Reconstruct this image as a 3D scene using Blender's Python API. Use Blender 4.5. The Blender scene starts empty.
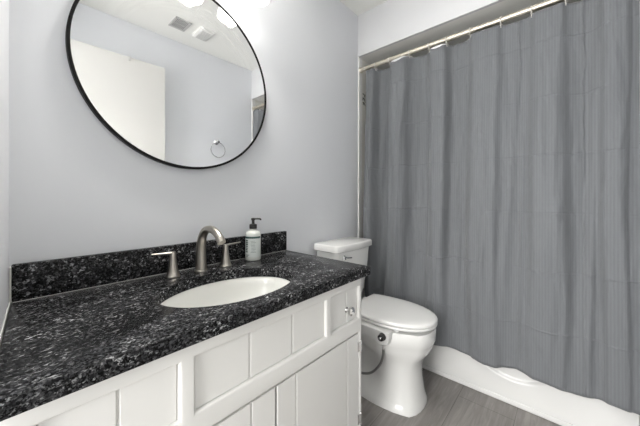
import bpy, bmesh, math, random
from mathutils import Vector, Matrix, noise
random.seed(7)
S = bpy.context.scene
COL = S.collection
PI = math.pi

# ------------------------------------------------------------------ camera
cam = bpy.data.cameras.new('camera'); camo = bpy.data.objects.new('camera', cam); COL.objects.link(camo)
cam.sensor_width = 36; cam.lens = 277.45/640*36
cam.shift_y = -16.95/640; cam.clip_start = .01
TH = math.radians(41.755)
camo.location = (0, -1.1918, 1.105)
camo.rotation_euler = (PI/2, 0, TH - PI/2)
S.camera = camo

# ------------------------------------------------------------------ world, view, lights
S.view_settings.view_transform = 'Standard'; S.view_settings.look = 'None'
S.view_settings.gamma = 1; S.view_settings.use_curve_mapping = False
S.view_settings.exposure = 0.42
w = bpy.data.worlds.new('world'); S.world = w; w.use_nodes = True
w.node_tree.nodes['Background'].inputs[0].default_value = (.85, .92, 1, 1)
w.node_tree.nodes['Background'].inputs[1].default_value = .6

def light(name, kind, loc, power, color=(1, 1, 1), rot=(0, 0, 0), **kw):
    l = bpy.data.lights.new(name, kind); l.energy = power; l.color = color
    for k, v in kw.items(): setattr(l, k, v)
    o = bpy.data.objects.new(name, l); o.location = loc; o.rotation_euler = rot; COL.objects.link(o)
    return o
# added fill lamp in the unseen hall, brightens the room through the open doorway
light('hall_fill', 'AREA', (-1.35, -.66, 1.30), 70, (1, .985, .955), (0, -PI/2, 0), shape='RECTANGLE', size=2.0, size_y=1.3)
BULB_POWER = .4
DOWNLIGHT_POWER = 5.0
CEILING_FILL_POWER = 15.0
SHADE_EMIT = 1.05

# ------------------------------------------------------------------ materials
def mat(name, col=(.8, .8, .8), rough=.5, metal=0, coat=0, spec=.5):
    m = bpy.data.materials.new(name); m.use_nodes = True
    b = m.node_tree.nodes['Principled BSDF']
    b.inputs['Base Color'].default_value = (*col, 1); b.inputs['Roughness'].default_value = rough
    b.inputs['Metallic'].default_value = metal; b.inputs['Coat Weight'].default_value = coat
    b.inputs['Specular IOR Level'].default_value = spec
    return m
class NT:
    def __init__(s, m): s.m = m; s.t = m.node_tree; s.b = s.t.nodes['Principled BSDF']
    def n(s, kind, **kw):
        x = s.t.nodes.new('ShaderNode' + kind)
        for k, v in kw.items():
            if k[0] == '_': x.inputs[k[1:].replace('_', ' ')].default_value = v
            else: setattr(x, k, v)
        return x
    def l(s, a, b): s.t.links.new(a, b)
    def math(s, op, a, b=None, c=None, clamp=False):
        x = s.t.nodes.new('ShaderNodeMath'); x.operation = op; x.use_clamp = clamp
        for i, v in enumerate((a, b, c)):
            if v is None: continue
            if isinstance(v, (int, float)): x.inputs[i].default_value = v
            else: s.l(v, x.inputs[i])
        return x.outputs[0]
    def ramp(s, fac, stops, interp='LINEAR'):
        x = s.t.nodes.new('ShaderNodeValToRGB'); x.color_ramp.interpolation = interp
        e = x.color_ramp.elements
        while len(e) < len(stops): e.new(.5)
        for i, (p, c) in enumerate(stops):
            e[i].position = p; e[i].color = (*c, 1) if len(c) == 3 else c
        s.l(fac, x.inputs[0]); return x.outputs[0]
    def mix(s, fac, a, b, blend='MIX'):
        x = s.t.nodes.new('ShaderNodeMix'); x.data_type = 'RGBA'; x.blend_type = blend
        for sock, v in ((x.inputs[0], fac), (x.inputs[6], a), (x.inputs[7], b)):
            if isinstance(v, (int, float)): sock.default_value = v
            elif isinstance(v, tuple): sock.default_value = (*v, 1)
            else: s.l(v, sock)
        return x.outputs[2]
    def bump(s, h, strength=.3, dist=.002):
        x = s.n('Bump', _Strength=strength, _Distance=dist); s.l(h, x.inputs['Height']); s.l(x.outputs[0], s.b.inputs['Normal'])
    def coords(s, scale=(1, 1, 1), which='Object'):
        tc = s.n('TexCoord'); mp = s.n('Mapping', _Scale=scale); s.l(tc.outputs[which], mp.inputs[0]); return mp.outputs[0]
    def noise(s, vec, scale, detail=3, rough=.5, dist=0):
        x = s.n('TexNoise', _Scale=scale, _Detail=detail, _Roughness=rough, _Distortion=dist); s.l(vec, x.inputs['Vector']); return x.outputs[0]

def paint(name, col, rough=.55, bump=.12, scale=160):
    m = mat(name, col, rough); t = NT(m); v = t.coords()
    f = t.noise(v, scale, 2); t.bump(f, bump, .001)
    g = t.noise(v, 1.7, 2); t.l(t.mix(g, tuple(c*.97 for c in col), tuple(min(1, c*1.03) for c in col)), t.b.inputs['Base Color'])
    return m
WALL = paint('wall_paint', (.725, .74, .77), .5)
CEIL = paint('ceiling_paint', (.90, .90, .87), .7, .25, 60)
HEAD = paint('header_paint', (.68, .685, .70), .5)
TRIM = paint('trim_paint', (.82, .82, .81), .35, .03)
SURR = paint('surround_panel', (.74, .73, .69), .3, .02)
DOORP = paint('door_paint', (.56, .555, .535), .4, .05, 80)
CAB = paint('cabinet_paint', (.77, .765, .745), .38, .0)
t = NT(CAB); v = t.coords((60, 60, 4)); t.bump(t.noise(v, 1.5, 3), .10, .001)
PORC = mat('porcelain', (.80, .80, .785), .12, coat=.3)
SINKP = mat('sink_porcelain', (.80, .80, .77), .18, coat=.2)
SEATP = mat('seat_plastic', (.80, .80, .79), .25)
ACRY = mat('tub_acrylic', (.76, .76, .75), .15, coat=.2)
BIDET = mat('bidet_plastic', (.62, .62, .61), .3)
NICK = mat('brushed_nickel', (.46, .43, .385), .3, 1)
t = NT(NICK); v = t.coords((1, 1, 40)); t.bump(t.noise(v, 60, 2), .06, .0005)
RODM = mat('rod_nickel', (.66, .615, .53), .45, 1)
CHROME = mat('chrome', (.80, .80, .80), .08, 1)
STEEL = mat('braided_steel', (.33, .33, .32), .35, 1)
t = NT(STEEL); v = t.coords((1, 1, 1)); wv = t.n('TexWave', _Scale=220, _Distortion=2); t.l(v, wv.inputs[0]); t.bump(wv.outputs[1], .5, .001)
BLACK = mat('black_metal', (.006, .006, .006), .5, spec=.15)
BLKP = mat('black_plastic', (.014, .013, .013), .35)
CAULK = mat('white_caulk', (.62, .62, .60), .5)
DARKV = mat('vent_dark', (.05, .05, .05), .7)
VENT = mat('vent_metal', (.55, .55, .54), .5)
FANC = mat('fan_cover_plastic', (.82, .82, .80), .6)
RINGM = mat('ring_plastic', (.75, .73, .68), .2); 
LINER = mat('liner_vinyl', (.82, .82, .82), .35)
INK = mat('dark_ink', (.06, .055, .05), .6)
TEAL = mat('teal_ink', (.035, .085, .08), .5)
LABELM = mat('bottle_label', (.70, .74, .72), .4)
BOTP = mat('bottle_plastic', (.72, .74, .70), .18, coat=.2)

# granite: black base, grey crystals and pale flecks
GRAN = mat('granite', (.02, .02, .022), .22, spec=.05); t = NT(GRAN); v = t.coords()
vo = t.n('TexVoronoi', _Scale=260); t.l(v, vo.inputs[0])
sep = t.n('SeparateColor'); t.l(vo.outputs['Color'], sep.inputs[0])
vs_ = t.coords((.75, 1.15, 1))
n1 = t.noise(v, 110, 4, .65, .8); n2 = t.noise(vs_, 150, 3, .6, .4); n3 = t.noise(vs_, 24, 3, .6, .5); n4 = t.noise(v, 7, 2)
base = t.ramp(sep.outputs[0], [(0, (.003, .003, .003)), (.5, (.010, .010, .011)), (.8, (.028, .028, .030)), (1, (.062, .062, .066))])
clus = t.ramp(n3, [(.42, (.10, .10, .10)), (.66, (1, 1, 1))])
fl = t.math('MULTIPLY', t.ramp(n1, [(.0, (0, 0, 0)), (.53, (0, 0, 0)), (.62, (.7, .7, .7)), (.75, (1, 1, 1))]), clus)
c1 = t.mix(fl, base, (.12, .12, .124))
fl2 = t.math('MULTIPLY', t.ramp(n2, [(0, (0, 0, 0)), (.565, (0, 0, 0)), (.66, (1, 1, 1))]), t.math('MULTIPLY', clus, t.ramp(n4, [(.35, (.4, .4, .4)), (.6, (1, 1, 1))])))
c2 = t.mix(fl2, c1, (.62, .63, .64)); t.l(c2, t.b.inputs['Base Color'])

# plank floor: boards along x
FLOORM = mat('plank_floor', (.2, .19, .18), .42); t = NT(FLOORM); v = t.coords()
br = t.n('TexBrick', offset=.37, _Scale=1.0, _Mortar_Size=.0014, _Mortar_Smooth=.2, _Bias=0, _Brick_Width=1.2, _Row_Height=.2575)
mp = t.n('Mapping', _Location=(.3, .9975, 0)); t.l(v, mp.inputs[0]); t.l(mp.outputs[0], br.inputs[0])
br.inputs['Color1'].default_value = (.235, .22, .209, 1); br.inputs['Color2'].default_value = (.285, .268, .256, 1); br.inputs['Mortar'].default_value = (.11, .10, .095, 1)
vg = t.coords((2.2, 26, 1)); g1 = t.noise(vg, 1.6, 5, .65, .8); vg2 = t.coords((1.2, 4, 1)); g2 = t.noise(vg2, 2.0, 3)
g = t.math('ADD', t.math('MULTIPLY', g1, .9), t.math('MULTIPLY', g2, .6))
gr = t.ramp(g, [(.45, (.62, .61, .60)), (.75, (1, 1, 1)), (1.0, (1.42, 1.42, 1.42))])
t.l(t.mix(1.0, br.outputs['Color'], gr, 'MULTIPLY'), t.b.inputs['Base Color'])
t.bump(t.math('SUBTRACT', g1, br.outputs['Fac']), .15, .001)

# curtain fabric: ribbed weave and packing creases (UV = metres of cloth)
CURT = mat('curtain_fabric', (.13, .135, .145), .85, spec=.2); t = NT(CURT); tc = t.n('TexCoord'); uv = tc.outputs['UV']
sx = t.n('SeparateXYZ'); t.l(uv, sx.inputs[0]); U, V = sx.outputs[0], sx.outputs[1]
rib = t.math('SINE', t.math('MULTIPLY', U, 2*PI/.0115)); rib = t.math('MULTIPLY_ADD', rib, .5, .5)
wf = t.math('MULTIPLY_ADD', t.math('SINE', t.math('MULTIPLY', V, 2*PI/.006)), .5, .5)
nz = t.noise(uv, 7, 3); nzb = t.noise(uv, 2.3, 3)
def crease(coord, period, off, width):
    a = t.math('ADD', t.math('DIVIDE', t.math('ADD', coord, t.math('MULTIPLY_ADD', nz, .03, -.015)), period), off)
    d = t.math('MULTIPLY', t.math('ABSOLUTE', t.math('SUBTRACT', t.math('FRACT', a), .5)), period)
    return t.math('SUBTRACT', 1, t.math('DIVIDE', d, width), clamp=True)
cr = t.math('ADD', t.math('MULTIPLY', crease(V, .283, -.5-.74/.283+12, .007), .38), t.math('MULTIPLY', crease(U, .305, .25, .007), .6))
cr = t.math('MULTIPLY', cr, t.ramp(nzb, [(.38, (.1, .1, .1)), (.6, (1, 1, 1))]))
wr = t.noise(t.coords((3.2, 1.2, 1), 'UV'), 2.6, 3, .5, .8)
h = t.math('ADD', t.math('MULTIPLY', rib, .05), t.math('MULTIPLY', wf, .02))
h = t.math('ADD', h, t.math('ADD', t.math('MULTIPLY', cr, .9), t.math('MULTIPLY', wr, 1.7)))
t.bump(h, .8, .010)
cc = t.mix(rib, (.152, .160, .170), (.172, .180, .191)); t.l(cc, t.b.inputs['Base Color'])
t.b.inputs['Sheen Weight'].default_value = .15

# mirror glass with wiped arcs of dust
MIRR = mat('mirror_glass', (.93, .935, .935), .0, 1); t = NT(MIRR)
v = t.coords(); sx = t.n('SeparateXYZ'); t.l(v, sx.inputs[0])
rr = t.math('SQRT', t.math('ADD', t.math('POWER', sx.outputs[0], 2), t.math('POWER', sx.outputs[2], 2)))
an = t.math('ARCTAN2', sx.outputs[2], sx.outputs[0])
cb = t.n('CombineXYZ'); t.l(t.math('MULTIPLY', rr, 70), cb.inputs[0]); t.l(t.math('MULTIPLY', an, 1.6), cb.inputs[1])
st = t.n('TexNoise', _Scale=1.0, _Detail=3); t.l(cb.outputs[0], st.inputs['Vector'])
stf = t.ramp(st.outputs[0], [(.46, (0, 0, 0)), (.68, (1, 1, 1))])
rm = t.ramp(rr, [(.24, (0, 0, 0)), (.285, (1, 1, 1)), (.325, (1, 1, 1)), (.36, (0, 0, 0))])
am = t.ramp(t.math('MULTIPLY_ADD', an, 1/(2*PI), .5), [(.54, (0, 0, 0)), (.62, (1, 1, 1)), (.86, (.6, .6, .6)), (.95, (0, 0, 0))])
dust = t.math('MULTIPLY', t.math('MULTIPLY', stf, rm), am)
df = t.n('BsdfDiffuse'); df.inputs[0].default_value = (.85, .85, .85, 1)
ms = t.n('MixShader'); t.l(t.math('MULTIPLY', dust, .15), ms.inputs[0])
t.l(t.b.outputs[0], ms.inputs[1]); t.l(df.outputs[0], ms.inputs[2])
t.l(ms.outputs[0], t.t.nodes['Material Output'].inputs[0])

GLOW = mat('frosted_glass_lit', (.9, .9, .88), .4)
b = GLOW.node_tree.nodes['Principled BSDF']; b.inputs['Emission Color'].default_value = (1, .97, .92, 1); b.inputs['Emission Strength'].default_value = SHADE_EMIT

# ------------------------------------------------------------------ mesh helpers
def place(bm, geom_verts, M): bmesh.ops.transform(bm, matrix=M, verts=geom_verts)
def box(bm, x0, x1, y0, y1, z0, z1, bev=0, seg=2):
    r = bmesh.ops.create_cube(bm, size=1); vs = r['verts']
    for v_ in vs:
        v_.co = Vector(((x0+x1)/2 + v_.co.x*(x1-x0), (y0+y1)/2 + v_.co.y*(y1-y0), (z0+z1)/2 + v_.co.z*(z1-z0)))
    if bev:
        es = list({e for v_ in vs for e in v_.link_edges})
        bmesh.ops.bevel(bm, geom=es, offset=bev, segments=seg, profile=.5, affect='EDGES')
def quad(bm, *pts): return bm.faces.new([bm.verts.new(p) for p in pts])
def loft(bm, loops, cap0=True, cap1=True, closed=True):
    L = [[bm.verts.new(p) for p in lp] for lp in loops]; n = len(L[0])
    for a, b_ in zip(L, L[1:]):
        for i in range(n if closed else n-1):
            j = (i+1) % n
            bm.faces.new((a[i], a[j], b_[j], b_[i]))
    if cap0: bm.faces.new(L[0][::-1])
    if cap1: bm.faces.new(L[-1])
    return L
def lathe(bm, prof, loc=(0, 0, 0), axis='Z', n=28, cap0=True, cap1=True):
    loops = []
    for r, h_ in prof:
        lp = []
        for i in range(n):
            a = 2*PI*i/n; p = Vector((r*math.cos(a), r*math.sin(a), h_))
            if axis == 'Y': p = Vector((p.x, -p.z, p.y))      # outward = -y
            if axis == '-X': p = Vector((-p.z, p.y, p.x))
            if axis == 'X': p = Vector((p.z, p.x, p.y))
            lp.append(p + Vector(loc))
        loops.append(lp)
    loft(bm, loops, cap0, cap1)
def tube(bm, pts, rad, n=14, caps=True):
    pts = [Vector(p) for p in pts]; rads = rad if isinstance(rad, (list, tuple)) else [rad]*len(pts)
    loops = []; up = None
    for i, p in enumerate(pts):
        d = (pts[min(i+1, len(pts)-1)] - pts[max(i-1, 0)]).normalized()
        if up is None:
            up = d.orthogonal().normalized()
        up = (up - d*up.dot(d)).normalized(); sd = d.cross(up)
        loops.append([p + (up*math.cos(2*PI*k/n) + sd*math.sin(2*PI*k/n))*rads[i] for k in range(n)])
    loft(bm, loops, caps, caps)
def smooth_path(ctrl, k=8):
    P = [Vector(c) for c in ctrl]; P = [2*P[0]-P[1]] + P + [2*P[-1]-P[-2]]; out = []
    for i in range(1, len(P)-2):
        for j in range(k):
            u = j/k; a, b_, c, d = P[i-1:i+3]
            out.append(.5*((2*b_) + (c-a)*u + (2*a-5*b_+4*c-d)*u*u + (3*b_-a-3*c+d)*u**3))
    out.append(P[-2]); return out
def torus(bm, c, R, r, axis='X', n=28, m=8):
    pts = []
    rings = []
    for i in range(n):
        a = 2*PI*i/n; lp = []
        for j in range(m):
            b_ = 2*PI*j/m; rho = R + r*math.cos(b_); q = (rho*math.cos(a), rho*math.sin(a), r*math.sin(b_))
            if axis == 'X': q = (q[2], q[0], q[1])
            if axis == 'Y': q = (q[0], q[2], q[1])
            lp.append(bm.verts.new(Vector(q) + Vector(c)))
        rings.append(lp)
    for i in range(n):
        for j in range(m):
            bm.faces.new((rings[i][j], rings[(i+1) % n][j], rings[(i+1) % n][(j+1) % m], rings[i][(j+1) % m]))
def worldloc(o):
    p = Vector((0, 0, 0))
    while o: p += o.location; o = o.parent
    return p
def obj(name, bm, m, parent=None, origin=None, sharp=35, smooth=True):
    bmesh.ops.remove_doubles(bm, verts=bm.verts, dist=1e-6)
    bmesh.ops.recalc_face_normals(bm, faces=bm.faces)
    o0 = Vector(origin) if origin is not None else (worldloc(parent) if parent else Vector((0, 0, 0)))
    bmesh.ops.translate(bm, verts=bm.verts, vec=-o0)
    me = bpy.data.meshes.new(name); bm.to_mesh(me); bm.free(); me.materials.append(m)
    o = bpy.data.objects.new(name, me); COL.objects.link(o)
    if parent: o.parent = parent; o.location = o0 - worldloc(parent)
    else: o.location = o0
    if smooth:
        me.shade_smooth(); me.set_sharp_from_angle(angle=math.radians(sharp))
    return o
def tag(o, label, cat, group=None, kind=None):
    if label: o['label'] = label
    if cat: o['category'] = cat
    if group: o['group'] = group
    if kind: o['kind'] = kind
    return o
def thing(name, label, cat, loc, group=None):
    o = bpy.data.objects.new(name, None); o.empty_display_size = .05; COL.objects.link(o); o.location = loc
    return tag(o, label, cat, group)
def struct(name, bm, m, label=None, cat=None, smooth=False):
    o = obj(name, bm, m, smooth=smooth); o['kind'] = 'structure'
    if label: o['label'] = label
    if cat: o['category'] = cat
    return o
N = bmesh.new

# ------------------------------------------------------------------ room shell
XL, XK, XR, YF, HC, ZH = -.012, 1.767, 2.53, -1.43, 2.476, 2.165
bm = N(); box(bm, XL-1.5, XR+.1, -2.6, .6, -.05, 0); struct('floor', bm, FLOORM, 'grey wood plank floor running to the bathtub', 'floor')
bm = N(); box(bm, XL-1.5, XR+.1, -2.6, .6, HC, HC+.05); struct('ceiling', bm, CEIL, 'off white ceiling with two vents', 'ceiling')
bm = N(); box(bm, XL-.12, XR+.1, 0, .12, 0, HC); struct('wall_back', bm, WALL, 'pale grey wall behind the round mirror and vanity', 'wall')
bm = N(); box(bm, XL-.12, XR+.1, YF-.12, YF, 0, HC); struct('wall_front', bm, WALL, 'pale grey wall facing the mirror, with towel ring', 'wall')
bm = N(); box(bm, XR, XR+.1, YF, 0, 0, HC); struct('wall_right', bm, SURR, 'plain wall at the far side of the bathtub', 'wall')
DY0, DY1, DZ = -.50, -1.385, 2.17
SKEW = .05
bm = N(); loft(bm, [[(XL-.12, 0, z), (.0, 0, z), (-SKEW*.5, DY0, z), (XL-.12, DY0, z)] for z in (0, HC)]); box(bm, XL-.12, XL, YF, DY1, 0, HC); box(bm, XL-.12, XL, DY1, DY0, DZ, HC)
struct('wall_left', bm, WALL, 'pale grey wall at the left end of the vanity', 'wall')
bm = N(); box(bm, XL-.13, -SKEW*.5, DY0-.018, DY0, 0, DZ-.018); box(bm, XL-.13, XL+.0, DY1, DY1+.018, 0, DZ-.018); box(bm, XL-.13, XL+.0, DY1, DY0, DZ-.018, DZ)
struct('trim_1', bm, TRIM, 'white jamb lining of the doorway', 'trim')
bm = N(); box(bm, XK, XK+.02, YF, 0, ZH, HC); struct('wall_header', bm, HEAD, 'pale header wall above the curtain rod', 'wall')
bm = N(); box(bm, XK+.02, XR, YF, 0, ZH, ZH+.03); struct('ceiling_alcove', bm, CEIL, 'lowered ceiling over the bathtub', 'ceiling')
bm = N(); box(bm, XK+.045, XR, -.008, 0, .40, ZH); struct('wall_surround_back', bm, SURR, 'cream tub surround panel behind the curtain end', 'wall')
bm = N(); box(bm, XK+.045, XR, YF, YF+.008, .40, ZH); struct('wall_surround_front', bm, SURR, 'cream tub surround panel across from the mirror wall', 'wall')
bm = N(); box(bm, XK, XK+.045, -.010, 0, 0, ZH, .003); struct('trim_2', bm, TRIM, 'white edge strip beside the toilet and curtain', 'trim')
bm = N(); box(bm, XK, XK+.045, YF, YF+.010, 0, ZH, .003); struct('trim_3', bm, TRIM, 'white edge strip reflected at right in the mirror', 'trim')
# hall beyond the doorway
bm = N(); box(bm, XL-1.6, XL-1.5, -2.6, .6, 0, HC); struct('wall_hall', bm, WALL, 'hall wall beyond the doorway', 'wall')
bm = N(); box(bm, XL-1.5, XL-.12, .5, .6, 0, HC); box(bm, XL-1.5, XL-.12, -2.6, -2.5, 0, HC); struct('wall_hall_ends', bm, WALL, 'end walls of the hall', 'wall')
# door leaf swung open against the facing wall
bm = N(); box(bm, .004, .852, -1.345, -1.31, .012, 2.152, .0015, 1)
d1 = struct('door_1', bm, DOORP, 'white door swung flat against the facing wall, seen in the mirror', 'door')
bm = N(); box(bm, .592, .614, -1.351, -1.304, 2.1525, 2.1545); box(bm, .592, .614, -1.306, -1.304, 2.125, 2.154)
tube(bm, smooth_path([(.603, -1.304, 2.128), (.603, -1.29, 2.122), (.603, -1.286, 2.135)]), .003, 8)
obj('hook', bm, VENT, d1)
for z in (.3, 1.1, 1.9):
    bm = N(); tube(bm, [(.000, -1.309, z-.04), (.000, -1.309, z+.04)], .0045, 8); obj('hinge', bm, NICK, d1)

# ------------------------------------------------------------------ vanity cabinet
CT, CTH = .8036, .036
FY = -.535                                       # face of the frame
CB = CT - CTH
vc = thing('vanity_cabinet', 'white painted vanity cabinet with grooved drawer and door fronts under the granite', 'cabinet', (.5, -.27, 0))
bm = N()
box(bm, .002, .016, FY+.02, -.004, .10, CB-.0005); box(bm, .99, 1.006, FY+.02, -.004, .0, CB-.0005)
box(bm, .016, .99, FY+.02, -.004, .10, .116); box(bm, .016, .99, -.016, -.004, .116, CB-.0005)
box(bm, .0, .99, -.455, -.44, 0, .10)
obj('body', bm, CAB, vc)
bm = N()
xs = [-.022, .030, .258, .295, .5385, .5425, .771, .803, .985, 1.006]; zs = [.100, .135, .530, .590, .722, CB-.0005]
opens = lambda x, z: ((.590 < z < .722 and (.030 < x < .258 or .295 < x < .771 or .803 < x < .985)) or (.135 < z < .530 and (.030 < x < .258 or .295 < x < .985)))
fv = {(i, j): bm.verts.new((x, FY, z)) for i, x in enumerate(xs) for j, z in enumerate(zs)}
for i in range(len(xs)-1):
    for j in range(len(zs)-1):
        if not opens((xs[i]+xs[i+1])/2, (zs[j]+zs[j+1])/2): bm.faces.new((fv[i, j], fv[i+1, j], fv[i+1, j+1], fv[i, j+1]))
for v_ in [v_ for v_ in bm.verts if not v_.link_faces]: bm.verts.remove(v_)
fr = bm.faces[:]; r_ = bmesh.ops.extrude_face_region(bm, geom=fr)
for v_ in [g for g in r_['geom'] if isinstance(g, bmesh.types.BMVert)]: v_.co.y = FY+.02
bmesh.ops.recalc_face_normals(bm, faces=bm.faces)
bmesh.ops.dissolve_limit(bm, angle_limit=.01, verts=bm.verts, edges=bm.edges)
es = [e_ for e_ in bm.edges if len(e_.link_faces) == 2 and all(abs(v_.co.y-FY) < 1e-5 for v_ in e_.verts) and e_.calc_face_angle(0) > 1]
bmesh.ops.bevel(bm, geom=es, offset=.009, segments=4, profile=.5, affect='EDGES')
obj('face_frame', bm, CAB, vc)
def groove_panel(x0, x1, z0, z1, grooves, yf, depth=.007, wd=.0042, bev=.002):
    """front board with V grooves, extruded in z"""
    bm = N(); pr = [(x0, yf+.014), (x0, yf+bev), (x0+bev, yf)]
    for g_ in grooves: pr += [(g_-wd, yf), (g_-.0006, yf+depth), (g_+.0006, yf+depth), (g_+wd, yf)]
    pr += [(x1-bev, yf), (x1, yf+bev), (x1, yf+.014)]
    loft(bm, [[(x, y, z0) for x, y in pr], [(x, y, z1) for x, y in pr]])
    return bm
def knob_bm(x, z, y):
    bm = N()
    lathe(bm, [(.011, 0), (.011, .002), (.006, .004), (.005, .010), (.007, .013)], (x, y, z), 'Y', 18)
    lathe(bm, [(.006, .012), (.015, .016), (.0190, .023), (.0178, .030), (.011, .036), (.0001, .037)], (x, y, z), 'Y', 9)
    return bm
PF = FY + .012
def front(name, x0, x1, z0, z1, gr, knob=None, label=None, y=PF):
    o = obj(name, groove_panel(x0+.0015, x1-.0015, z0+.0015, z1-.0015, gr, y), CAB, vc, sharp=20)
    if label: o['label'] = label
    if knob:
        k = obj('knob', knob_bm(knob[0], knob[1], y), CHROME, o, sharp=25); k['label'] = 'faceted chrome knob'
    return o
front('false_front', .295, .771, .590, .722, [.4515, .6135])
front('drawer', .803, .985, .590, .722, [.908], (.908, .645))
front('drawer', .030, .258, .590, .722, [.1445])
dr = front('cabinet_door', .5425, .985, .135, .527, [.623, .905], y=FY+.003)
front('cabinet_door', .295, .5385, .135, .527, [.4515], y=FY+.003)
front('cabinet_door', .030, .258, .135, .527, [.1445], y=FY+.003)
for z in (.470, .165):
    bm = N(); tube(bm, [(.9905, FY-.003, z-.024), (.9905, FY-.003, z+.024)], .0042, 10)
    for dz in (-.024, .024): lathe(bm, [(.0001, -.004), (.0035, -.003), (.0035, .003), (.0001, .004)], (.9905, FY-.003, z+dz), 'Z', 8)
    box(bm, .974, .99, FY-.0012, FY+.0028, z-.02, z+.02); box(bm, .991, 1.004, FY-.0012, FY+.0002, z-.02, z+.02)
    h_ = obj('hinge', bm, CHROME, dr); h_['label'] = 'chrome hinge on the door edge'

# ------------------------------------------------------------------ granite top, sink
ct = thing('countertop', 'speckled black granite vanity top with oval sink cutout', 'countertop', (.515, -.28, CB))
SX, SY, SA, SB = .514, -.330, .232, .168
X0, X1, Y0, Y1 = -.004, 1.033, -.56, -.002
def rect_hit(a):
    dx, dy = math.cos(a), math.sin(a); ts = []
    if dx > 1e-9: ts.append((X1-SX)/dx)
    if dx < -1e-9: ts.append((X0-SX)/dx)
    if dy > 1e-9: ts.append((Y1-SY)/dy)
    if dy < -1e-9: ts.append((Y0-SY)/dy)
    tt = min(ts); return (SX+dx*tt, SY+dy*tt)
angs = [2*PI*i/96 for i in range(96)] + [math.atan2(y-SY, x-SX) % (2*PI) for x in (X0, X1) for y in (Y0, Y1)]
angs = sorted(angs)
def ell(a, k=1.0):
    dx, dy = math.cos(a), math.sin(a); r = 1/math.sqrt((dx/(SA*k))**2 + (dy/(SB*k))**2); return (SX+dx*r, SY+dy*r)
bm = N()
def shrink(p, e): return (min(max(p[0], X0+e), X1-e), min(max(p[1], Y0+e), Y1-e))
e = .003
outer = [rect_hit(a) for a in angs]; inner = [ell(a) for a in angs]; inner2 = [ell(a, 1.012) for a in angs]
loops = [[(*p, CB) for p in inner], [(*p, CT-.003) for p in inner], [(*p, CT) for p in inner2],
         [(*shrink(p, e), CT) for p in outer], [(*shrink(p, .0009), CT-.0009) for p in outer], [(*p, CT-e) for p in outer], [(*p, CB+.001) for p in outer], [(*shrink(p, .001), CB) for p in outer]]
L = loft(bm, loops, False, False)
for i in range(len(angs)):
    j = (i+1) % len(angs); bm.faces.new((L[-1][i], L[-1][j], L[0][j], L[0][i]))
for v_ in bm.verts:
    if v_.co.x < X0+.02: v_.co.x += .009 + SKEW*v_.co.y
obj('slab', bm, GRAN, ct, sharp=50)
bm = N(); box(bm, .004, 1.033, -.022, -.002, CT+.0004, CT+.106, .004, 3); o = obj('backsplash', bm, GRAN, ct); o['label'] = 'upright granite strip along the wall'
bm = N(); loft(bm, [[(.0001, -.002, z), (.0028, -.002, z), (.0028-SKEW*.48, -.48, z), (.0001-SKEW*.48, -.48, z)] for z in (CT-.02, CT+.0015)]); box(bm, .006, 1.033, -.0234, -.0222, CT+.0002, CT+.0012)
box(bm, .0, .0039, -.023, -.002, CT+.002, CT+.1)
obj('caulk', bm, CAULK, ct)
sk = thing('sink_basin', 'white oval undermount sink set below the granite cutout', 'sink', (SX, SY, CB-.15))
bm = N(); prof = [(1.05, CB-.0006), (1.02, CB-.0006), (.995, CB-.006), (.975, CB-.03), (.93, CB-.07), (.82, CB-.11), (.62, CB-.135), (.35, CB-.147), (.10, CB-.150)]
lin = [[(*ell(a, k), z) for a in angs] for k, z in prof]
lout = [[(*ell(a, k+.045), z-.010 if i else z) for a in angs] for i, (k, z) in enumerate(prof)]
loft(bm, lin[::-1] + lout, False, False)
obj('bowl', bm, SINKP, sk)
bm = N(); lathe(bm, [(.0001, CB-.1475), (.016, CB-.147), (.024, CB-.1455), (.026, CB-.148), (.022, CB-.165), (.0001, CB-.165)], (SX, SY, 0), 'Z', 24); obj('drain', bm, NICK, sk)

# ------------------------------------------------------------------ faucet
fc = thing('faucet', 'brushed nickel widespread gooseneck faucet with two lever handles behind the sink', 'faucet', (.515, -.09, CT))
bm = N()
lathe(bm, [(.0255, CT), (.0255, CT+.004), (.0225, CT+.008)], (.515, -.09, 0), 'Z', 28)
path = smooth_path([(.515, -.09, CT+.006), (.515, -.089, CT+.05), (.515, -.090, CT+.10), (.515, -.102, CT+.140), (.515, -.133, CT+.168), (.515, -.176, CT+.174), (.515, -.213, CT+.164), (.515, -.238, CT+.148), (.515, -.253, CT+.131)], 6)
n_ = len(path); rads = [.0215 - .0075*min(1, i/(n_*.55)) + .0015*max(0, (i-n_*.75)/(n_*.25)) for i in range(n_)]
tube(bm, path, rads, 20); obj('spout', bm, NICK, fc)
for hx, sgn in ((.408, -1), (.622, 1)):
    bm = N()
    lathe(bm, [(.025, CT), (.025, CT+.004), (.0215, CT+.008), (.0185, CT+.02), (.0135, CT+.05), (.0115, CT+.075), (.0115, CT+.086), (.009, CT+.093), (.0001, CT+.095)], (hx, -.09, 0), 'Z', 24)
    hd = obj('handle', bm, NICK, fc)
    bm = N(); pts = smooth_path([(hx-sgn*.004, -.09, CT+.088), (hx+sgn*.02, -.09, CT+.0905), (hx+sgn*.045, -.09, CT+.0925), (hx+sgn*.072, -.09, CT+.096)], 5)
    tube(bm, pts, [.0085 - .0045*i/(len(pts)-1) for i in range(len(pts))], 12)
    for v_ in bm.verts: v_.co.z = CT+.0905 + (v_.co.z-CT-.0905)*.62
    obj('lever', bm, NICK, hd)

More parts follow.
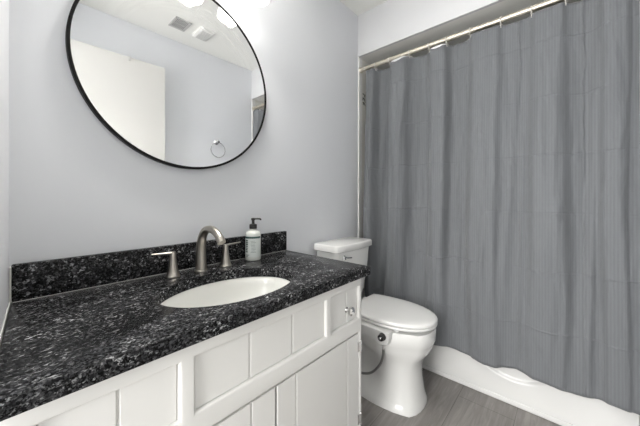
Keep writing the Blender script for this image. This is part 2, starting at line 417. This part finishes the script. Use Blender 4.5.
# ------------------------------------------------------------------ soap bottle
BX, BY = .772, -.077
sb = thing('soap_bottle', 'white pump soap bottle with teal banded label standing by the backsplash', 'soap bottle', (BX, BY, CT))
bm = N(); lathe(bm, [(.0001, .001), (.030, 0), (.0345, .002), (.036, .007), (.036, .118), (.0345, .127), (.028, .135), (.016, .139), (.0135, .141), (.0135, .147), (.0001, .147)], (BX, BY, CT), 'Z', 36); bt = obj('bottle', bm, BOTP, sb)
def cyl_patch(bm, r, z0, z1, a0, a1, n=16):
    for i in range(n):
        p, q = a0+(a1-a0)*i/n, a0+(a1-a0)*(i+1)/n
        quad(bm, *[(BX+r*math.cos(a), BY+r*math.sin(a), CT+z) for a, z in ((p, z0), (q, z0), (q, z1), (p, z1))])
A0 = math.radians(228)                            # label faces the room
bm = N(); cyl_patch(bm, .0364, .018, .117, A0-1.25, A0+1.25, 24); lb = obj('label', bm, LABELM, bt); lb['label'] = 'pale wrap label with teal band and dark print'
bm = N(); cyl_patch(bm, .0367, .104, .113, A0-1.25, A0+1.25, 24)
obj('band', bm, TEAL, lb)
bm = N()
rnd = random.Random(3)
for k in range(7): cyl_patch(bm, .0367, .040+k*.0085, .0445+k*.0085+rnd.random()*.002, A0-.98-rnd.random()*.05, A0-.62+rnd.random()*.06, 4)
for k in range(3): cyl_patch(bm, .0367, .028-k*.004, .0295-k*.004, A0-1.0, A0-.35-.1*k, 4)
for k in range(9): cyl_patch(bm, .0367, .092-k*.0065, .0932-k*.0065, A0-.2+rnd.random()*.1, A0+.55-rnd.random()*.25, 4)
obj('print', bm, TEAL, lb)
bm = N(); lathe(bm, [(.0001, .1472), (.0175, .1472), (.0175, .164), (.016, .168), (.0075, .170), (.0065, .172), (.0065, .186), (.0001, .186)], (BX, BY, CT), 'Z', 24); pc = obj('pump_collar', bm, BLKP, sb); pc['label'] = 'black screw collar of the pump'
bm = N(); lathe(bm, [(.0001, .1862), (.008, .1862), (.0095, .189), (.0095, .195), (.007, .1975), (.0001, .198)], (BX, BY, CT), 'Z', 18)
tube(bm, smooth_path([(BX, BY, CT+.193), (BX+.016, BY-.012, CT+.1935), (BX+.026, BY-.020, CT+.192), (BX+.0275, BY-.0215, CT+.186)], 4), .0042, 10); pn = obj('pump_nozzle', bm, BLKP, sb); pn['label'] = 'black pump head with spout'

# ------------------------------------------------------------------ round mirror
MX, MZ, MR = .5053, 1.6048, .3857
mr = thing('mirror', 'large round wall mirror with thin black frame above the faucet', 'mirror', (MX, 0, MZ))
bm = N(); loops = []
for k in range(128):
    a = 2*PI*k/128; c_, s_ = math.cos(a), math.sin(a)
    loops.append([(MX+r*c_, y, MZ+r*s_) for r, y in ((MR+.001, -.001), (MR+.001, -.0215), (MR, -.0225), (MR-.0075, -.0225), (MR-.0085, -.0215), (MR-.0085, -.0190), (MR-.0085, -.001))])
loft(bm, loops + [loops[0]], False, False)
obj('frame', bm, BLACK, mr)
bm = N(); bmesh.ops.create_circle(bm, cap_ends=True, segments=128, radius=MR-.0083)
for v_ in bm.verts: v_.co = Vector((MX+v_.co.x, -.0195, MZ+v_.co.y))
g_ = obj('glass', bm, MIRR, mr, smooth=False); g_['label'] = 'mirror pane with faint wiped streaks'

# ------------------------------------------------------------------ vanity light
LZ = 2.01
vl = thing('vanity_light', 'three shade vanity light bar on the wall just above the mirror', 'wall light', (.54, 0, 2.2))
bm = N(); box(bm, .24, .84, -.022, -.0005, 2.15, 2.25, .008, 3); obj('backplate', bm, NICK, vl)
for lx in (.33, .54, .75):
    LY = -.128
    bm = N(); tube(bm, smooth_path([(lx, -.02, 2.20), (lx, -.07, 2.215), (lx, -.115, 2.205), (lx, LY, 2.17)], 6), .008, 12)
    lathe(bm, [(.0001, .175), (.02, .172), (.026, .155), (.026, .135), (.0001, .135)], (lx, LY, LZ), 'Z', 20); ar = obj('arm', bm, NICK, vl)
    bm = N(); prof = [(.027, .140), (.034, .125), (.043, .095), (.052, .055), (.060, .02), (.064, 0)]
    lathe(bm, prof + [(r-.003, z) for r, z in prof[::-1]], (lx, LY, LZ), 'Z', 32, False, False)
    sh = obj('glass_shade', bm, GLOW, ar); sh['label'] = 'glowing frosted glass shade'
    bm = N(); lathe(bm, [(.0001, .012), (.012, .015), (.022, .03), (.026, .05), (.022, .072), (.014, .095), (.012, .13), (.0001, .13)], (lx, LY, LZ), 'Z', 20)
    obj('bulb', bm, GLOW, ar)
    light('vanity_lamp', 'POINT', (lx, LY, LZ-.012), BULB_POWER, (1, .965, .92), shadow_soft_size=.03)
    light('vanity_downlight', 'SPOT', (lx, LY, LZ+.004), DOWNLIGHT_POWER, (1, .965, .92), (math.radians(-22), 0, 0), spot_size=math.radians(125), spot_blend=.5, shadow_soft_size=.03)
    light('ceiling_fill_spot', 'SPOT', (lx, LY, LZ+.19), CEILING_FILL_POWER, (1, .975, .94), (PI, 0, 0), spot_size=math.radians(135), spot_blend=.7, shadow_soft_size=.03)  # added upward spot above each capped shade, brightens the ceiling

# ------------------------------------------------------------------ toilet
CX = 1.45
tl = thing('toilet', 'white two piece toilet with closed lid between vanity and tub', 'toilet', (CX, -.35, 0))
ST = [0, .006, .022, .06, .12, .20, .30, .42, .55, .68, .80, .90, .97, 1]
def section(yf, yb, hw, z, cx=CX):
    """closed outline, hw given at stations s = 0 .1 .25 .45 .65 .85 1 behind a rounded nose"""
    K = [0, .1, .25, .45, .65, .85, 1.0]
    def W(s):
        s = min(max(s, 0), 1)
        for i in range(6):
            if s <= K[i+1]:
                u = (s-K[i])/(K[i+1]-K[i]); u_ = u
                if i == 0: return hw[1]*math.sqrt(max(0, 1-(1-u)**2)) if True else 0
                a, b_ = hw[i], hw[i+1]; return a + (b_-a)*(u*u*(3-2*u)*.5 + u*.5)
        return hw[-1]
    L_ = yb-yf; out = []
    for s in ST: out.append((cx - (W(s) if s > 0 else .0), yf + L_*s, z))
    R = [(cx + (W(s)), yf + L_*s, z) for s in ST[1:]][::-1]
    return out + R
bm = N()
rows = [(0.0005, -.634, -.10, [0, .122, .142, .150, .138, .112, .10], -.010),
        (.012, -.634, -.10, [0, .120, .140, .147, .134, .110, .10], -.010),
        (.03, -.629, -.10, [0, .112, .130, .132, .115, .10, .095], -.010),
        (.06, -.621, -.10, [0, .106, .121, .098, .082, .085, .09], -.009),
        (.12, -.613, -.10, [0, .100, .114, .074, .066, .075, .085], -.008),
        (.18, -.609, -.10, [0, .098, .112, .070, .064, .072, .083], -.007),
        (.22, -.613, -.10, [0, .100, .118, .086, .070, .075, .085], -.005),
        (.255, -.630, -.10, [0, .106, .133, .122, .088, .082, .088], -.002),
        (.285, -.652, -.09, [0, .110, .150, .154, .118, .095, .10], 0),
        (.315, -.667, -.08, [0, .114, .163, .172, .145, .115, .11], 0),
        (.34, -.674, -.07, [0, .115, .168, .178, .158, .13, .125], 0),
        (.345, -.678, -.07, [0, .117, .170, .180, .160, .135, .13], 0),
        (.40, -.681, -.06, [0, .118, .171, .181, .165, .15, .14], 0),
        (.412, -.678, -.06, [0, .116, .169, .179, .163, .148, .138], 0)]
loft(bm, [section(a, b_, h_, z, CX+dx) for z, a, b_, h_, dx in rows])
bw = obj('bowl', bm, PORC, tl, sharp=60)
# tank
bm = N()
def rrect(x0, x1, y0, y1, z, r, bow=0, n=5):
    out = []
    for cx_, cy_, a0 in ((x1-r, y1-r, 0), (x0+r, y1-r, 90), (x0+r, y0+r, 180), (x1-r, y0+r, 270)):
        for i in range(n+1):
            a = math.radians(a0+90*i/n); out.append([cx_+r*math.cos(a), cy_+r*math.sin(a), z])
        if a0 == 180:
            for i in range(1, 6): out.append([x0+r+(x1-x0-2*r)*i/6, y0, z])
    for p in out:
        if p[1] < (y0+y1)/2: p[1] -= bow*(1-((p[0]-(x0+x1)/2)/((x1-x0)/2))**2)
    return out
TX = 1.4425
tk = [(.413, .10, -.165, .02), (.43, .112, -.175, .03), (.47, .122, -.182, .03), (.52, .136, -.187, .03), (.60, .157, -.191, .03), (.68, .172, -.194, .03), (.772, .183, -.197, .03)]
loft(bm, [rrect(TX-h_, TX+h_, yf, -.022, z, r, .012) for z, h_, yf, r in tk]); obj('tank', bm, PORC, tl, sharp=50)
bm = N(); lid = [(.7725, .192, -.203, .02), (.776, .197, -.207, .02), (.806, .197, -.207, .02), (.812, .194, -.204, .018), (.8145, .187, -.197, .015)]
loft(bm, [rrect(TX-h_, TX+h_, yf, -.018 - (.197-h_), z, r, .016) for z, h_, yf, r in lid]); obj('tank_lid', bm, PORC, tl, sharp=50)
# seat + lid
def oval(k, z, back=-.235, sc=1.0, cx=CX+.006):
    out = []; tip = -.688; cy = -.43; hw = .176*sc
    P = [(-.150*sc, back), (-.165*sc, back-.05), (-.174*sc, back-.11), (-hw, cy)]
    for i in range(1, 24):
        a = PI*i/24; e_ = .92
        out.append((cx - hw*math.copysign(abs(math.cos(a))**e_, math.cos(a)), cy + (tip-cy)*sc*math.sin(a)**.95, z))
    left = [(cx+x, y, z) for x, y in P]; right = [(cx-x, y, z) for x, y in P[::-1]]
    return left + out + right
bm = N(); loft(bm, [oval(0, .428, sc=.985), oval(0, .4305, sc=.997), oval(0, .438, sc=.997), oval(0, .441, sc=.985)]); obj('seat', bm, SEATP, tl, sharp=50)
bm = N(); loft(bm, [oval(0, .4445, sc=.985), oval(0, .447, sc=1.0), oval(0, .456, sc=1.0), oval(0, .4605, sc=.985), oval(0, .463, -.240, sc=.93), oval(0, .4645, -.26, sc=.7)]); obj('seat_lid', bm, SEATP, tl, sharp=50)
for dx in (-.075, .075):
    bm = N(); box(bm, CX+dx-.018, CX+dx+.018, -.233, -.205, .413, .452, .006, 3); obj('seat_hinge', bm, SEATP, tl)
for dx in (-.12, .12): bm = N(); box(bm, CX+dx-.02, CX+dx+.02, -.60+abs(dx)*.4, -.57+abs(dx)*.4, .4125, .4278, .004); obj('seat_bumper', bm, SEATP, tl)
# flush lever on the left of the tank front
bm = N(); lathe(bm, [(.015, -.001), (.015, .006), (.010, .010), (.010, .016), (.0001, .017)], (1.322, -.199, .738), 'Y', 20)
tube(bm, smooth_path([(1.322, -.211, .738), (1.34, -.213, .737), (1.385, -.212, .731)], 4), .005, 10); fl_ = obj('flush_lever', bm, CHROME, tl); fl_['label'] = 'chrome flush lever on the tank front'
for dx in (-.13, .13):
    bm = N(); lathe(bm, [(.012, 0), (.012, .008), (.008, .016), (.0001, .018)], (CX+dx*1.0, -.34, .0125), 'Z', 14); obj('bolt_cap', bm, SEATP, tl)
# bidet attachment under the seat, control panel on the left
bm = N()
box(bm, CX-.155, CX+.155, -.30, -.215, .4135, .4275, .004)
prof = []
pts = [(-.315, .4225), (-.315, .372), (-.40, .372), (-.455, .366), (-.475, .352), (-.505, .352), (-.523, .362), (-.530, .385), (-.532, .4225)]
xi = [1.292, 1.268, 1.266, 1.270]
loft(bm, [[(1.30, y, z) for y, z in pts], [(1.255, y, z) for y, z in pts], [(1.251, -.42+(y+.42)*.97, .395+(z-.395)*.90) for y, z in pts]])
bd = obj('bidet_attachment', bm, BIDET, tl, sharp=30); bd['label'] = 'light grey bidet control panel under the seat edge'
bm = N(); lathe(bm, [(.019, 0), (.019, .006), (.0165, .009), (.0160, .022), (.013, .025), (.0001, .025)], (1.251, -.497, .398), '-X', 20); kb = obj('control_knob', bm, BLKP, bd); kb['label'] = 'black rotary control knob'
bm = N(); lathe(bm, [(.0065, 0), (.0065, .002), (.0050, .003), (.0001, .0032)], (1.226, -.497, .398), '-X', 20); obj('knob_cap', bm, CHROME, kb)
bm = N(); lathe(bm, [(.0085, -.026), (.0085, -.010), (.0065, -.008), (.0065, .002)], (1.272, -.49, .352), 'Z', 6); obj('hose_nut', bm, CHROME, bd)
bm = N(); tube(bm, smooth_path([(1.272, -.49, .330), (1.271, -.488, .29), (1.266, -.47, .235), (1.255, -.42, .180), (1.245, -.35, .162), (1.235, -.25, .165), (1.23, -.15, .19), (1.23, -.06, .21)], 8), .0060, 12); ho = obj('supply_hose', bm, STEEL, tl); ho['label'] = 'braided steel water hose'
bm = N(); lathe(bm, [(.024, 0), (.024, .004), (.009, .008), (.009, .045), (.013, .047), (.013, .07), (.0001, .072)], (1.23, -.0005, .21), 'Y', 16); obj('shutoff_valve', bm, CHROME, tl)

# ------------------------------------------------------------------ bathtub
tb = thing('bathtub', 'white alcove bathtub with curved relief on its skirt behind the curtain', 'bathtub', (2.14, -.715, 0))
Y_A, Y_B = -.012, YF+.012
def zc(y):
    d = (y+.975)/.19
    return .128 + .080*d*d
def sst(a, b_, x):
    u = min(max((x-a)/(b_-a), 0), 1); return u*u*(3-2*u)
bm = N(); ny, nz_ = 150, 60; G = []
for i in range(ny+1):
    y = Y_A + (Y_B-Y_A)*i/ny; row = []
    for j in range(nz_+1):
        z = .002 + .376*j/nz_
        x = XK + .006 + .012*sst(-.004, .010, z-zc(y)) 
        x += .010*sst(.02, .38, z)
        row.append(bm.verts.new((x, y, z)))
    G.append(row)
for i in range(ny):
    for j in range(nz_): bm.faces.new((G[i][j], G[i+1][j], G[i+1][j+1], G[i][j+1]))
# rim and basin
edge = [G[i][nz_] for i in range(ny+1)]
r1 = [bm.verts.new((XK+.008, v_.co.y, .386)) for v_ in edge]; r2 = [bm.verts.new((XK+.018, v_.co.y, .392)) for v_ in edge]
for a, b_ in ((edge, r1), (r1, r2)):
    for i in range(ny): bm.faces.new((a[i], a[i+1], b_[i+1], b_[i]))
obj('skirt', bm, ACRY, tb, sharp=70)
bm = N(); XA, XB = XK+.018, XR-.012
lo = [rrect(XA, XB, Y_B, Y_A, .392, .01), rrect(XA+.07, XB-.06, Y_B+.07, Y_A-.09, .392, .10), rrect(XA+.085, XB-.075, Y_B+.085, Y_A-.11, .375, .10), rrect(XA+.12, XB-.11, Y_B+.16, Y_A-.15, .10, .10), rrect(XA+.17, XB-.16, Y_B+.22, Y_A-.21, .07, .08)]
loft(bm, lo, False, True); obj('basin', bm, ACRY, tb, sharp=50)
bm = N(); box(bm, XK-.001, XK+.0055, Y_B, Y_A, .0005, .028, .004, 3); o = obj('base_strip', bm, ACRY, tb); 

# ------------------------------------------------------------------ curtain rod, rings, curtains
RX, RZ = 1.785, 2.064
rd = thing('curtain_rod', 'brushed nickel shower curtain rod spanning the tub opening below the header', 'curtain rod', (RX, -.72, RZ))
bm = N(); tube(bm, [(RX, -.012, RZ), (RX, YF+.012, RZ)], .0155, 20); obj('rod', bm, RODM, rd)
bm = N(); lathe(bm, [(.021, .0005), (.021, .004), (.0185, .008), (.0175, .016)], (RX, -.0105, RZ), 'Y', 24); fl1 = obj('end_flange', bm, RODM, rd)
bm = N(); lathe(bm, [(.021, .0005), (.021, .004), (.0185, .008), (.0175, .016)], (RX, -.0105, RZ), 'Y', 24)
for v_ in bm.verts: v_.co.y = YF - v_.co.y
obj('end_flange', bm, RODM, rd)

RY = [-1.1918+(y+1.1918)*1.0247 for y in (-.089, -.172, -.281, -.424, -.550, -.654, -.781, -.927, -1.057, -1.185, -1.300, -1.392)]
ORD = ['nearest the mirror wall', 'second from the mirror wall', 'third from the mirror wall', 'fourth from the mirror wall', 'fifth from the mirror wall', 'sixth from the mirror wall', 'seventh from the mirror wall', 'eighth from the mirror wall', 'ninth from the mirror wall', 'third from the far end by the facing wall', 'second from the far end by the facing wall', 'last by the facing wall']
proto = None
for i, y in enumerate(RY):
    if proto is None:
        bm = N(); torus(bm, (0, 0, -.0065), .0235, .0026, 'Y', 28, 8)
        torus(bm, (0, 0, -.036), .0062, .0018, 'Y', 16, 6)
        proto = o = obj('curtain_ring', bm, RINGM)
    else:
        o = proto.copy(); COL.objects.link(o)
    o.location = (RX, y, RZ)
    tag(o, 'pale curtain ring on the shower rod, ' + ORD[i], 'curtain ring', 'rings on the shower rod')

def hangtop(y, sag, z0):
    for a, b_ in zip(RY, RY[1:]):
        if b_ <= y <= a:
            u = (a-y)/(a-b_); return z0 - (.017 if (sag > .002 and RY.index(a) in (2, 4)) else sag*(a-b_)/.14)*math.sin(PI*u)
    return z0
# fold displacement, towards the room is -x
AMP = [.026, .034, .030, .017, .020, .024, .019, .012, .016, .015, .017, .014]
def fold(y, z):
    k = (2.0-z)/1.8; d = 0
    yy = y + .010*math.sin(z*2.3+y*5)*k + .055*k*noise.noise((y*3.1, z*.9, 4.2))
    for i, (a, b_) in enumerate(zip(RY, RY[1:])):
        if b_ <= yy <= a:
            u = (a-yy)/(a-b_); s_ = 1 if i % 2 else -1
            d = 1.8*s_*AMP[i]*math.tanh(2.6*math.sin(PI*u)); 
    top = sst(0, .25, k)
    d *= (.75 + .25*top) * (1 - .25*k)
    d += (.004+.010*k)*math.sin(y*9.5+1.2) + .005*math.sin(y*31+z*2.0) + .0025*math.sin(y*57+1.7*z)*k
    d += .030*(.25+.75*sst(0, .3, k))*noise.noise((y*8.5, z*.75, 1.7)) + .011*sst(0, .15, k)*noise.noise((y*24, z*2.6, 8.1)) + .0035*noise.noise((y*55, z*9, 3.3))
    d *= 1 - .45*sst(.55, 1, k)
    # narrow pinched folds running most of the drop
    for yc, wd, am, z0, z1 in ((-.575, .012, -.010, .2, 1.9), (-.845, .014, -.009, .2, 1.5), (-1.02, .010, -.012, .3, 1.7), (-1.275, .016, -.016, .2, 2.0), (-.36, .012, -.010, .3, 1.9), (-.71, .010, -.008, .5, 1.5)):
        yy2 = yc + .03*(z-1)*math.sin(yc*40)
        d += am*math.exp(-((y-yy2)/wd)**2)*sst(z0-.1, z0+.2, z)*(1-sst(z1-.3, z1, z))
    return d
def cloth(y0, y1, ztop, zbot, xoff, ny, nz_, sag, fscale, lean=0, hem=None, fdec=0):
    bm = N(); uvl = bm.loops.layers.uv.new('UVMap'); G = []; U = []; u = 0; prev = None
    for i in range(ny+1):
        y = y0 + (y1-y0)*i/ny; p = Vector((fold(y, 1.2)*fscale, y))
        if prev is not None: u += (p-prev).length
        prev = p; U.append(u); zt = hangtop(y, sag, ztop); zb = zbot + (hem(y) if hem else 0); row = []
        for j in range(nz_+1):
            z = zb + (zt-zb)*j/nz_; k = (ztop-z)/(ztop-zbot)
            row.append((bm.verts.new((RX + xoff + lean*k + fold(y, z)*fscale*(1-fdec*k), y - .030*k*math.exp((y-y0)/.12), z)), u, z))
        G.append(row)
    for i in range(ny):
        for j in range(nz_):
            q = (G[i][j], G[i+1][j], G[i+1][j+1], G[i][j+1]); f_ = bm.faces.new([a[0] for a in q])
            for lp, a in zip(f_.loops, q): lp[uvl].uv = (a[1], a[2])
    return bm
hem = lambda y: .005*math.sin(y*17) + .010*sst(-.96, -1.0, y) - .012*sst(-1.08, -1.17, y) + .003*math.sin(y*37)
bm = cloth(-.064, -1.424, RZ-.029, .205, 0, 420, 120, .003, 1.0, -.068, hem)
me_o = obj('shower_curtain', bm, CURT, sharp=180)
sm = me_o.modifiers.new('thickness', 'SOLIDIFY'); sm.thickness = .0012; sm.offset = 1
tag(me_o, 'long grey ribbed fabric shower curtain hanging from the rod over the tub', 'shower curtain')
bm = cloth(-.080, -1.415, RZ-.0265, .30, .008, 320, 40, .001, 1.0, .085, None, .85)
ln = obj('shower_liner', bm, LINER, sharp=180); tag(ln, 'white vinyl liner peeking above the grey curtain between rings', 'shower liner')

# ------------------------------------------------------------------ small wall things
def stroke(bm, x0, z0, x1, z1, wd):
    d = Vector((x1-x0, z1-z0)); nrm = Vector((-d.y, d.x)).normalized()*wd/2
    a = [(x0+nrm.x, z0+nrm.y), (x1+nrm.x, z1+nrm.y), (x1-nrm.x, z1-nrm.y), (x0-nrm.x, z0-nrm.y)]
    loft(bm, [[(x, -.0085, z) for x, z in a], [(x, -.0095, z) for x, z in a]])
bm = N()
for s_ in ((1.822, 1.898, 1.858, 1.890), (1.856, 1.892, 1.842, 1.874), (1.822, 1.868, 1.856, 1.850), (1.826, 1.872, 1.822, 1.846), (1.842, 1.868, 1.858, 1.834), (1.822, 1.832, 1.848, 1.822), (1.834, 1.836, 1.828, 1.812), (1.848, 1.826, 1.856, 1.808)): stroke(bm, *s_, .0075)
tag(obj('wall_decal', bm, INK), 'small dark lettered decal on the cream surround at the curtain edge', 'decal')

tr = thing('towel_ring', 'chrome towel ring on the facing wall, seen in the mirror', 'towel ring', (1.355, YF, 1.63))
bm = N(); lathe(bm, [(.024, -.0005), (.024, -.008), (.012, -.014), (.010, -.045), (.014, -.05), (.0001, -.052)], (1.355, YF, 1.632), 'Y', 20); obj('mount', bm, CHROME, tr)
bm = N(); torus(bm, (1.355, YF+.042, 1.555), .073, .0045, 'Y', 40, 8); obj('ring', bm, CHROME, tr)

cv = thing('ceiling_vent', 'slotted grey air vent in the ceiling, seen in the mirror', 'vent', (.907, -1.15, HC))
bm = N(); vx0, vx1, vy0, vy1 = .845, .968, -1.228, -1.068
for a in ((vx0, vx0+.012, vy0, vy1), (vx1-.012, vx1, vy0, vy1), (vx0, vx1, vy0, vy0+.012), (vx0, vx1, vy1-.012, vy1)): box(bm, *a, HC-.008, HC-.0005, .002, 1)
obj('frame', bm, VENT, cv)
bm = N(); box(bm, vx0+.012, vx1-.012, vy0+.012, vy1-.012, HC-.0015, HC-.0005); obj('duct_backing', bm, DARKV, cv)
bm = N()
for k in range(9):
    x = vx0+.018 + k*(vx1-vx0-.036)/8; box(bm, x-.0022, x+.0022, vy0+.012, vy1-.012, HC-.007, HC-.002)
box(bm, vx0+.012, vx1-.012, -1.151, -1.145, HC-.0085, HC-.007)
obj('louvre', bm, VENT, cv)
fn = thing('fan_cover', 'white exhaust fan cover beside the slotted ceiling vent, seen in the mirror', 'exhaust fan', (1.09, -1.14, HC))
bm = N(); loft(bm, [rrect(1.03, 1.15, -1.225, -1.055, HC-.0005, .01), rrect(1.03, 1.15, -1.225, -1.055, HC-.012, .01), rrect(1.045, 1.135, -1.21, -1.07, HC-.022, .01)]); obj('cover', bm, FANC, fn)
bm = N()
for k in range(8): y = -1.20+k*.0175; box(bm, 1.05, 1.13, y-.003, y+.003, HC-.0235, HC-.0222)
obj('grille', bm, VENT, fn)
